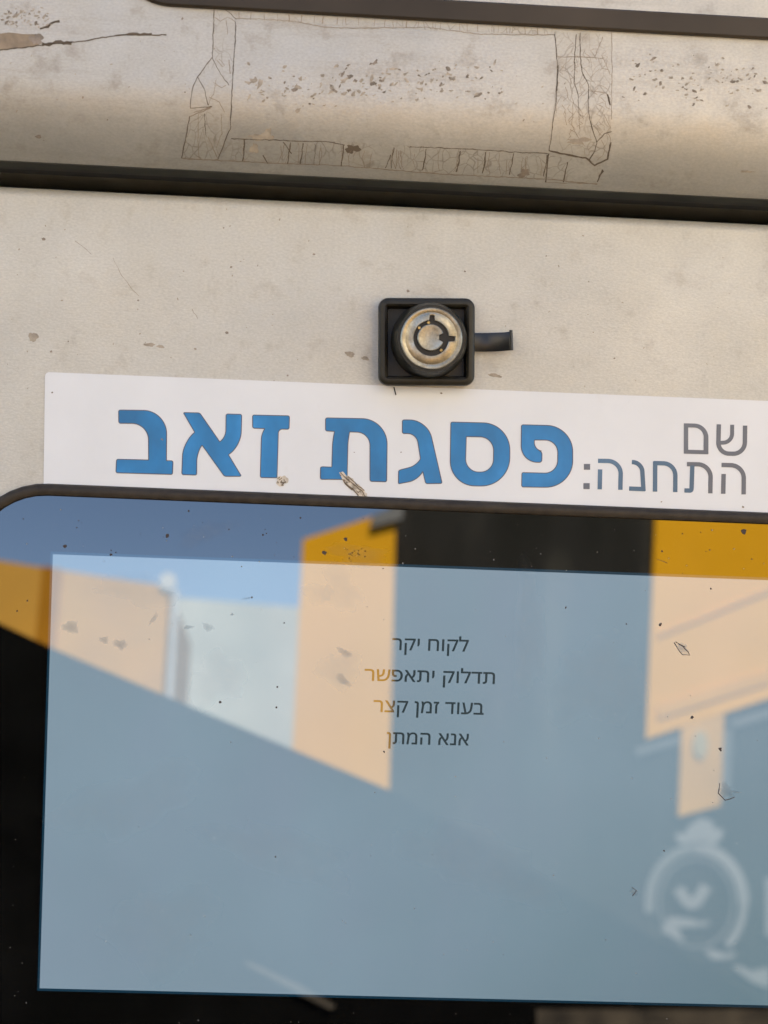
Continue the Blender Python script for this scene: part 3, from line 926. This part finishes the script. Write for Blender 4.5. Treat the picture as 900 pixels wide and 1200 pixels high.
for s, x0, x1, ya, yb in lines:
    me = text_line(s, x0, x1, ya, yb, 5.95)
    for k_, (ex, ez) in enumerate(((0, 0), (0.07, 0.0), (-0.07, 0.0), (0, 0.05), (0, -0.05))):
        me.transform(Matrix.Translation((ex, -0.002 * k_, ez)))
        bm.from_mesh(me)
        me.transform(Matrix.Translation((-ex, 0.002 * k_, -ez)))
    bpy.data.meshes.remove(me)
me = bpy.data.meshes.new('message_text'); bm.to_mesh(me); bm.free()
link('message_text', me, 'glyph', disp)

# dust, dried drops and faint water marks lying on the glass
dp = lambda x, y: at(x, y, G_Y - 0.14)
bm = bmesh.new()
for x, y, r in ((196, 628, 2.4), (221, 599, 1.2), (405, 632, 2.2), (380, 648, 2.8), (352, 607, 1.2), (76, 640, 2.0), (130, 650, 1.6), (308, 627, 1.2), (32, 704, 1.0), (20, 716, 0.9), (325, 805, 1.6), (258, 823, 1.7), (324, 829, 1.2), (295, 700, 1.2), (776, 646, 1.2), (872, 623, 3.2), (811, 841, 2.0), (844, 878, 2.2), (778, 997, 1.2), (663, 712, 1.2), (833, 690, 1.3), (774, 732, 2.0), (734, 731, 1.0), (323, 1004, 1.0), (450, 881, 1.2), (333, 730, 0.9)):
    blob(bm, x, y, r, r * 0.85, random.uniform(0, 3), dp, n=9, jag=0.35, mi=0)
for k in range(60):
    x, y = random.uniform(0, 900), random.uniform(590, 655)
    r = random.uniform(0.35, 0.9)
    blob(bm, x, y + x * 0.036, r, r, 0, dp, n=6, jag=0.3, mi=random.choice((0, 3)))
for k in range(9):
    blob(bm, random.uniform(0, 40), random.uniform(780, 1190), random.uniform(0.3, 0.8), random.uniform(0.3, 0.7), 0, dp, n=6, jag=0.3, mi=3)
for k in range(8):
    blob(bm, random.uniform(40, 900), random.uniform(1184, 1199), random.uniform(0.3, 0.8), random.uniform(0.3, 0.7), 0, dp, n=6, jag=0.3, mi=3)
for k in range(60):
    blob(bm, random.uniform(70, 900), random.uniform(690, 1150), random.uniform(0.4, 0.9), random.uniform(0.3, 0.7), 0, dp, n=6, jag=0.3, mi=3)
for k in range(16):
    blob(bm, 415 + random.gauss(0, 9), 650 + random.gauss(0, 6), random.uniform(0.5, 1.2), random.uniform(0.5, 1.0), 0, dp, n=6, jag=0.3, mi=0)
for pts, w in (([(792, 752), (800, 757), (806, 764), (808, 768), (800, 767), (794, 760), (790, 753)], 1.0), ([(795, 755), (803, 758)], 1.0), ([(843, 918), (842, 930), (850, 938), (861, 934)], 1.0), ([(740, 1040), (746, 1044), (741, 1050)], 1.0), ([(770, 655), (782, 660)], 0.6)):
    nb = len(bm.faces); ribbon(bm, pts, w, dp, wob=0.4)
    for f in list(bm.faces)[nb:]: f.material_index = 0
dirt = bm_link('dust_specks', bm, ('speck', 'smear', 'haze', 'pale'), scr, recalc=False)
dirt['kind'] = 'stuff'
def soft_marks(name, items, mat, y):
    # dried marks that thin out towards their rims: 'fade' is 1 in the middle, 0 at the rim
    bm = bmesh.new()
    la = bm.verts.layers.float.new('fade')
    for px_, py_, rx, ry, rt in items:
        ph = [random.uniform(0, 6.28) for _ in range(4)]
        c = bm.verts.new(at(px_, py_, y)); c[la] = 1.0
        prev = None
        rings_ = []
        for fr, fd in ((0.45, 0.85), (0.75, 0.5), (1.0, 0.0)):
            row = []
            for k in range(28):
                a = 2 * math.pi * k / 28
                q = fr * (1 + 0.3 * (0.5 * math.sin(2 * a + ph[0]) + 0.5 * math.sin(3 * a + ph[1]) + 0.35 * math.sin(5 * a + ph[2]) + 0.3 * math.sin(9 * a + ph[3])))
                x_, y_ = rx * q * math.cos(a), ry * q * math.sin(a)
                v = bm.verts.new(at(px_ + x_ * math.cos(rt) - y_ * math.sin(rt), py_ + x_ * math.sin(rt) + y_ * math.cos(rt), y))
                v[la] = fd; row.append(v)
            rings_.append(row)
        for k in range(28):
            k2 = (k + 1) % 28
            bm.faces.new((c, rings_[0][k], rings_[0][k2]))
            for r0_, r1_ in zip(rings_, rings_[1:]):
                bm.faces.new((r0_[k], r1_[k], r1_[k2], r0_[k2]))
    o = bm_link(name, bm, mat, scr, recalc=False)
    o['kind'] = 'stuff'
soft_marks('dried_drops', ((244, 735, 7, 5, 0.1), (221, 735, 7, 2.2, 0.0), (180, 725, 3, 8, 0.7), (141, 755, 8, 7, 0.3), (83, 735, 9, 9, 0.2), (290, 701, 7, 1.2, -0.2), (272, 720, 3, 1.5, 0), (743, 1046, 5, 4, 0.4), (851, 927, 10, 8, 0.6), (862, 928, 8, 1.2, 0.1), (402, 797, 13, 4.5, 0.8), (404, 765, 9, 5, 0.5), (122, 750, 7, 4, 0), (800, 760, 8, 6, 0.7)), 'smear', G_Y - 0.12)
soft_marks('water_marks', ((255, 797, 33, 32, 0), (400, 690, 30, 22, 0.8), (372, 695, 20, 12, 0.4), (160, 690, 46, 20, 0.1), (240, 625, 34, 14, -0.3), (398, 785, 26, 22, 0.5), (420, 650, 40, 12, 0.1), (190, 1090, 70, 50, 0.1), (150, 940, 80, 40, -0.3), (560, 1010, 90, 40, 0.3), (700, 800, 50, 60, 0.1), (620, 740, 22, 70, 0.0), (330, 1000, 90, 30, 0.4)), 'haze', G_Y - 0.115)

# ------------------------------------------------------------------ the yard behind the photographer, seen only mirrored in the glass
def yard(name, label, cat, x, y):
    return thing(name, (x, y, 0), label, cat, head=False)
def slab_part(name, polys, y, depth, mat, parent):
    bm = bmesh.new()
    for p in polys: slab(bm, p, y, depth)
    return bm_link(name, bm, mat, parent, mm=False)

t = yard('black_barrier', 'black barrier with sloping top edge, mirrored across the lower left of the screen', 'barrier', 0.0, -1.25)
slab_part('barrier_panel', [[(-2.6, 2.1), (-1.8, 2.1), (-0.382, 1.465), (-0.319, 1.438), (0.07, 1.290), (0.437, 1.102), (0.60, 1.004), (1.8, 0.40), (1.8, 0.0), (-2.6, 0.0)]], -1.2, 0.05, 'black', t)  # carried far past the mirrored view to block light from the ground
slab_part('ground_standin', [[(0.235, 1.060), (0.60, 1.068), (0.60, 0.9), (0.235, 0.9)]], -1.19, 0.009, 'standin_brown', t)  # added brown slab in place of the mirrored ground
slab_part('bright_strip', [[(-0.083, 1.1005), (-0.078, 1.102), (-0.02, 1.079), (0.018, 1.0585), (0.014, 1.055), (-0.02, 1.070)]], -1.19, 0.008, 'strip', t)

t = yard('yellow_container', 'low yellow container mirrored at the left edge of the screen below the blue sky', 'container', -0.9, -3.9)
slab_part('container_body', [[(-1.9, 2.19), (-0.923, 2.131), (-0.44, 2.072), (-0.42, 0.0), (-1.9, 0.0)]], -3.5, 0.8, 'dull', t)
slab_part('corner_band', [[(-0.80, 2.118), (-0.745, 2.112), (-0.735, 0.0), (-0.79, 0.0)]], -3.492, 0.007, 'brownyellow', t)
t = yard('marker_post', 'thin white post with a white disc for a glint, mirrored beside the yellow container', 'post', -0.41, -3.45)
slab_part('post', [[(-0.425, 2.06), (-0.410, 2.06), (-0.385, 0.0), (-0.400, 0.0)]], -3.47, 0.02, 'chalk', t)
slab_part('glint_disc', [[(-0.444 + 0.024 * math.cos(k * 0.3927), 2.086 + 0.026 * math.sin(k * 0.3927)) for k in range(16)]], -3.488, 0.009, 'chalk', t)  # flat white disc, a bright glint put into its colour

t = yard('rendered_building', 'pale grey rendered building mirrored far behind the yellow post', 'building', -0.5, -10)
slab_part('wall', [[(-3.6, 3.36), (-0.99, 3.333), (-0.113, 3.294), (1.4, 3.25), (1.4, 0), (-3.6, 0)]], -9.0, 3.0, 'render', t)

for nm, x0, x1, y0, h_, lab in (('bounce_facade', 1.3, 10.0, -5.2, 7.5, 'tall cream house added on the right to bounce warm sunlight, outside the mirrored view'),
                             ('bounce_facade', -12.0, -2.75, -5.6, 7.5, 'cream house added on the left to bounce warm sunlight, outside the mirrored view')):
    hs = yard(nm, lab, 'bounce facade', (x0 + x1) / 2, y0 - 2)  # unseen walls added to bounce warm sunlight onto the front panel
    slab_part('wall', [[(x0, 0), (x1, 0), (x1, h_), (x0, h_)]], y0, 4.0, 'cream', hs)
    slab_part('roof_edge', [[(x0 - .1, h_), (x1 + .1, h_), (x1 + .1, h_ + .2), (x0 - .1, h_ + .2)]], y0 + .1, 4.2, 'white', hs)
    for k in range(3):
        xw = x0 + (x1 - x0) * (k + 0.7) / 3.4
        slab_part('window', [[(xw, 3.6), (xw + 1, 3.6), (xw + 1, 5), (xw, 5)]], y0 + .02, 0.05, 'slate', hs)

t = yard('yellow_pillar', 'tall sunlit yellow pillar mirrored left of the dark board', 'pillar', 0.06, -2.9)
slab_part('shaft', [[(-0.058, 2.031), (0.072, 2.081), (0.161, 2.115), (0.161, 0.0), (-0.07, 0.0)]], -2.8, 0.22, 'yellow', t)
slab_part('bracket', [[(0.10, 2.062), (0.175, 2.085), (0.18, 2.125), (0.105, 2.092)]], -2.78, 0.018, 'greypaint', t)
slab_part('base_plate', [[(-0.12, 0.012), (0.22, 0.012), (0.22, 0.0), (-0.12, 0.0)]], -2.72, 0.38, 'greypaint', t)

t = yard('dark_board', 'large dark board with a white crest, mirrored at the right of the screen', 'board', 0.7, -3.05)
slab_part('board_panel', [[(0.163, 2.45), (2.2, 2.45), (2.2, 0.25), (0.15, 0.25)]], -3.0, 0.1, 'slate', t)
slab_part('foot', [[(0.25, 0.26), (0.35, 0.26), (0.35, 0.0), (0.25, 0.0)]], -2.98, 0.14, 'greypaint', t)
slab_part('foot', [[(2.0, 0.26), (2.1, 0.26), (2.1, 0.0), (2.0, 0.0)]], -2.98, 0.14, 'greypaint', t)

# the white crest: oval ring, crown, a V shaped figure over a curling form, and strokes of the lettering beside it
import_pts = []
def yq(px_, py_, D):
    v = ray(px_, py_)
    q = CAM_C + v * ((G_Y - CAM_C.y) / v.y)
    w = Vector((v.x, -v.y, v.z))
    q = HEAD @ (q * 0.001); w = HEAD.to_3x3() @ w
    s = (-D - q.y) / w.y
    return (q.x + s * w.x, q.z + s * w.z)
CR = U(720, 920, 1.0)
def em(pts, w=None):
    k = 180 / 831
    c = [(720 + u * k, 920 + v * k) for u, v in pts]
    if w: c = [(p.x, p.y) for p in stroke([(x, y, 14) for x, y in c], w * k)]
    else: c = [(p.x, p.y) for p in fillet([(x, y, 3) for x, y in c])]
    return [yq(x, y, 2.985) for x, y in c]
def oval(cx, cy, rx, ry, a0, a1, w, n=26):
    o_, i_ = [], []
    for k in range(n + 1):
        t_ = math.radians(a0 + (a1 - a0) * k / n)
        o_.append((cx + (rx + w / 2) * math.cos(t_), cy + (ry + w / 2) * math.sin(t_)))
        i_.append((cx + (rx - w / 2) * math.cos(t_), cy + (ry - w / 2) * math.sin(t_)))
    k = 180 / 831
    return [yq(720 + u * k, 920 + v * k, 2.985) for u, v in o_ + i_[::-1]]
crest_white = [
    oval(445, 640, 255, 300, -90, 0, 62), oval(445, 640, 255, 300, 0, 50, 40),
    em([(325, 262), (385, 262), (410, 215), (470, 175), (530, 195), (545, 240), (595, 235), (575, 300), (540, 325), (440, 318), (345, 318)]),
    em([(345, 560), (420, 675), (500, 545)], 62),
    em([(250, 790), (300, 710), (400, 720), (480, 745), (515, 725), (510, 760), (420, 770), (340, 770), (385, 850), (330, 830)]),
    em([(480, 900), (530, 890), (620, 915), (660, 900), (650, 935), (540, 950)]),
    em([(818, 500), (860, 500), (860, 820), (818, 820)]),
    em([(630, 980), (680, 975), (740, 1010), (840, 985), (840, 1100), (760, 1075)]),
]
crest_grey = [oval(445, 640, 255, 300, 170, 270, 52), oval(445, 640, 200, 240, 0, 359, 12)]
slab_part('crest', crest_white, -2.985, 0.012, 'white', t)
slab_part('crest_faint_line', crest_grey, -2.988, 0.009, 'greypaint', t)  # fainter left arc and inner ring of the crest, in grey
slab_part('pale_rail', [[yq(x, y, 2.985) for x, y in ((745, 887), (745, 876), (910, 828), (910, 838))]], -2.985, 0.012, 'steel', t)
slab_part('pale_rail', [[yq(x, y, 2.985) for x, y in ((848, 850), (859, 846), (856, 925), (846, 938))]], -2.985, 0.012, 'steel', t)

t = yard('yellow_awning', 'ribbed yellow awning panel mirrored at the upper right of the screen', 'awning', 1.4, -3.0)
slab_part('awning_panel', [[yq(x, y, 2.98) for x, y in ((771, 540), (1150, 540), (1150, 735), (900, 819), (757, 866))]], -2.98, 0.018, 'yellow', t)
def ribp(y0, y1, w): return [yq(772, y0, 2.97), yq(905, y1, 2.97), yq(905, y1 + w, 2.97), yq(771, y0 + w, 2.97)]
slab_part('rib', [ribp(742, 688, 4)], -2.974, 0.005, 'rib', t)
slab_part('rib', [ribp(826, 783, 16)], -2.974, 0.005, 'rib', t)
slab_part('hanging_flap', [[yq(x, y, 2.98) for x, y in ((799, 851), (849, 836), (845, 944), (795, 957))]], -2.982, 0.016, 'dull', t)
slab_part('white_patch', [[yq(822 + 9 * math.cos(k * 0.5236), 872 + 17 * math.sin(k * 0.5236), 2.97) for k in range(12)]], -2.976, 0.005, 'paleyellow', t)
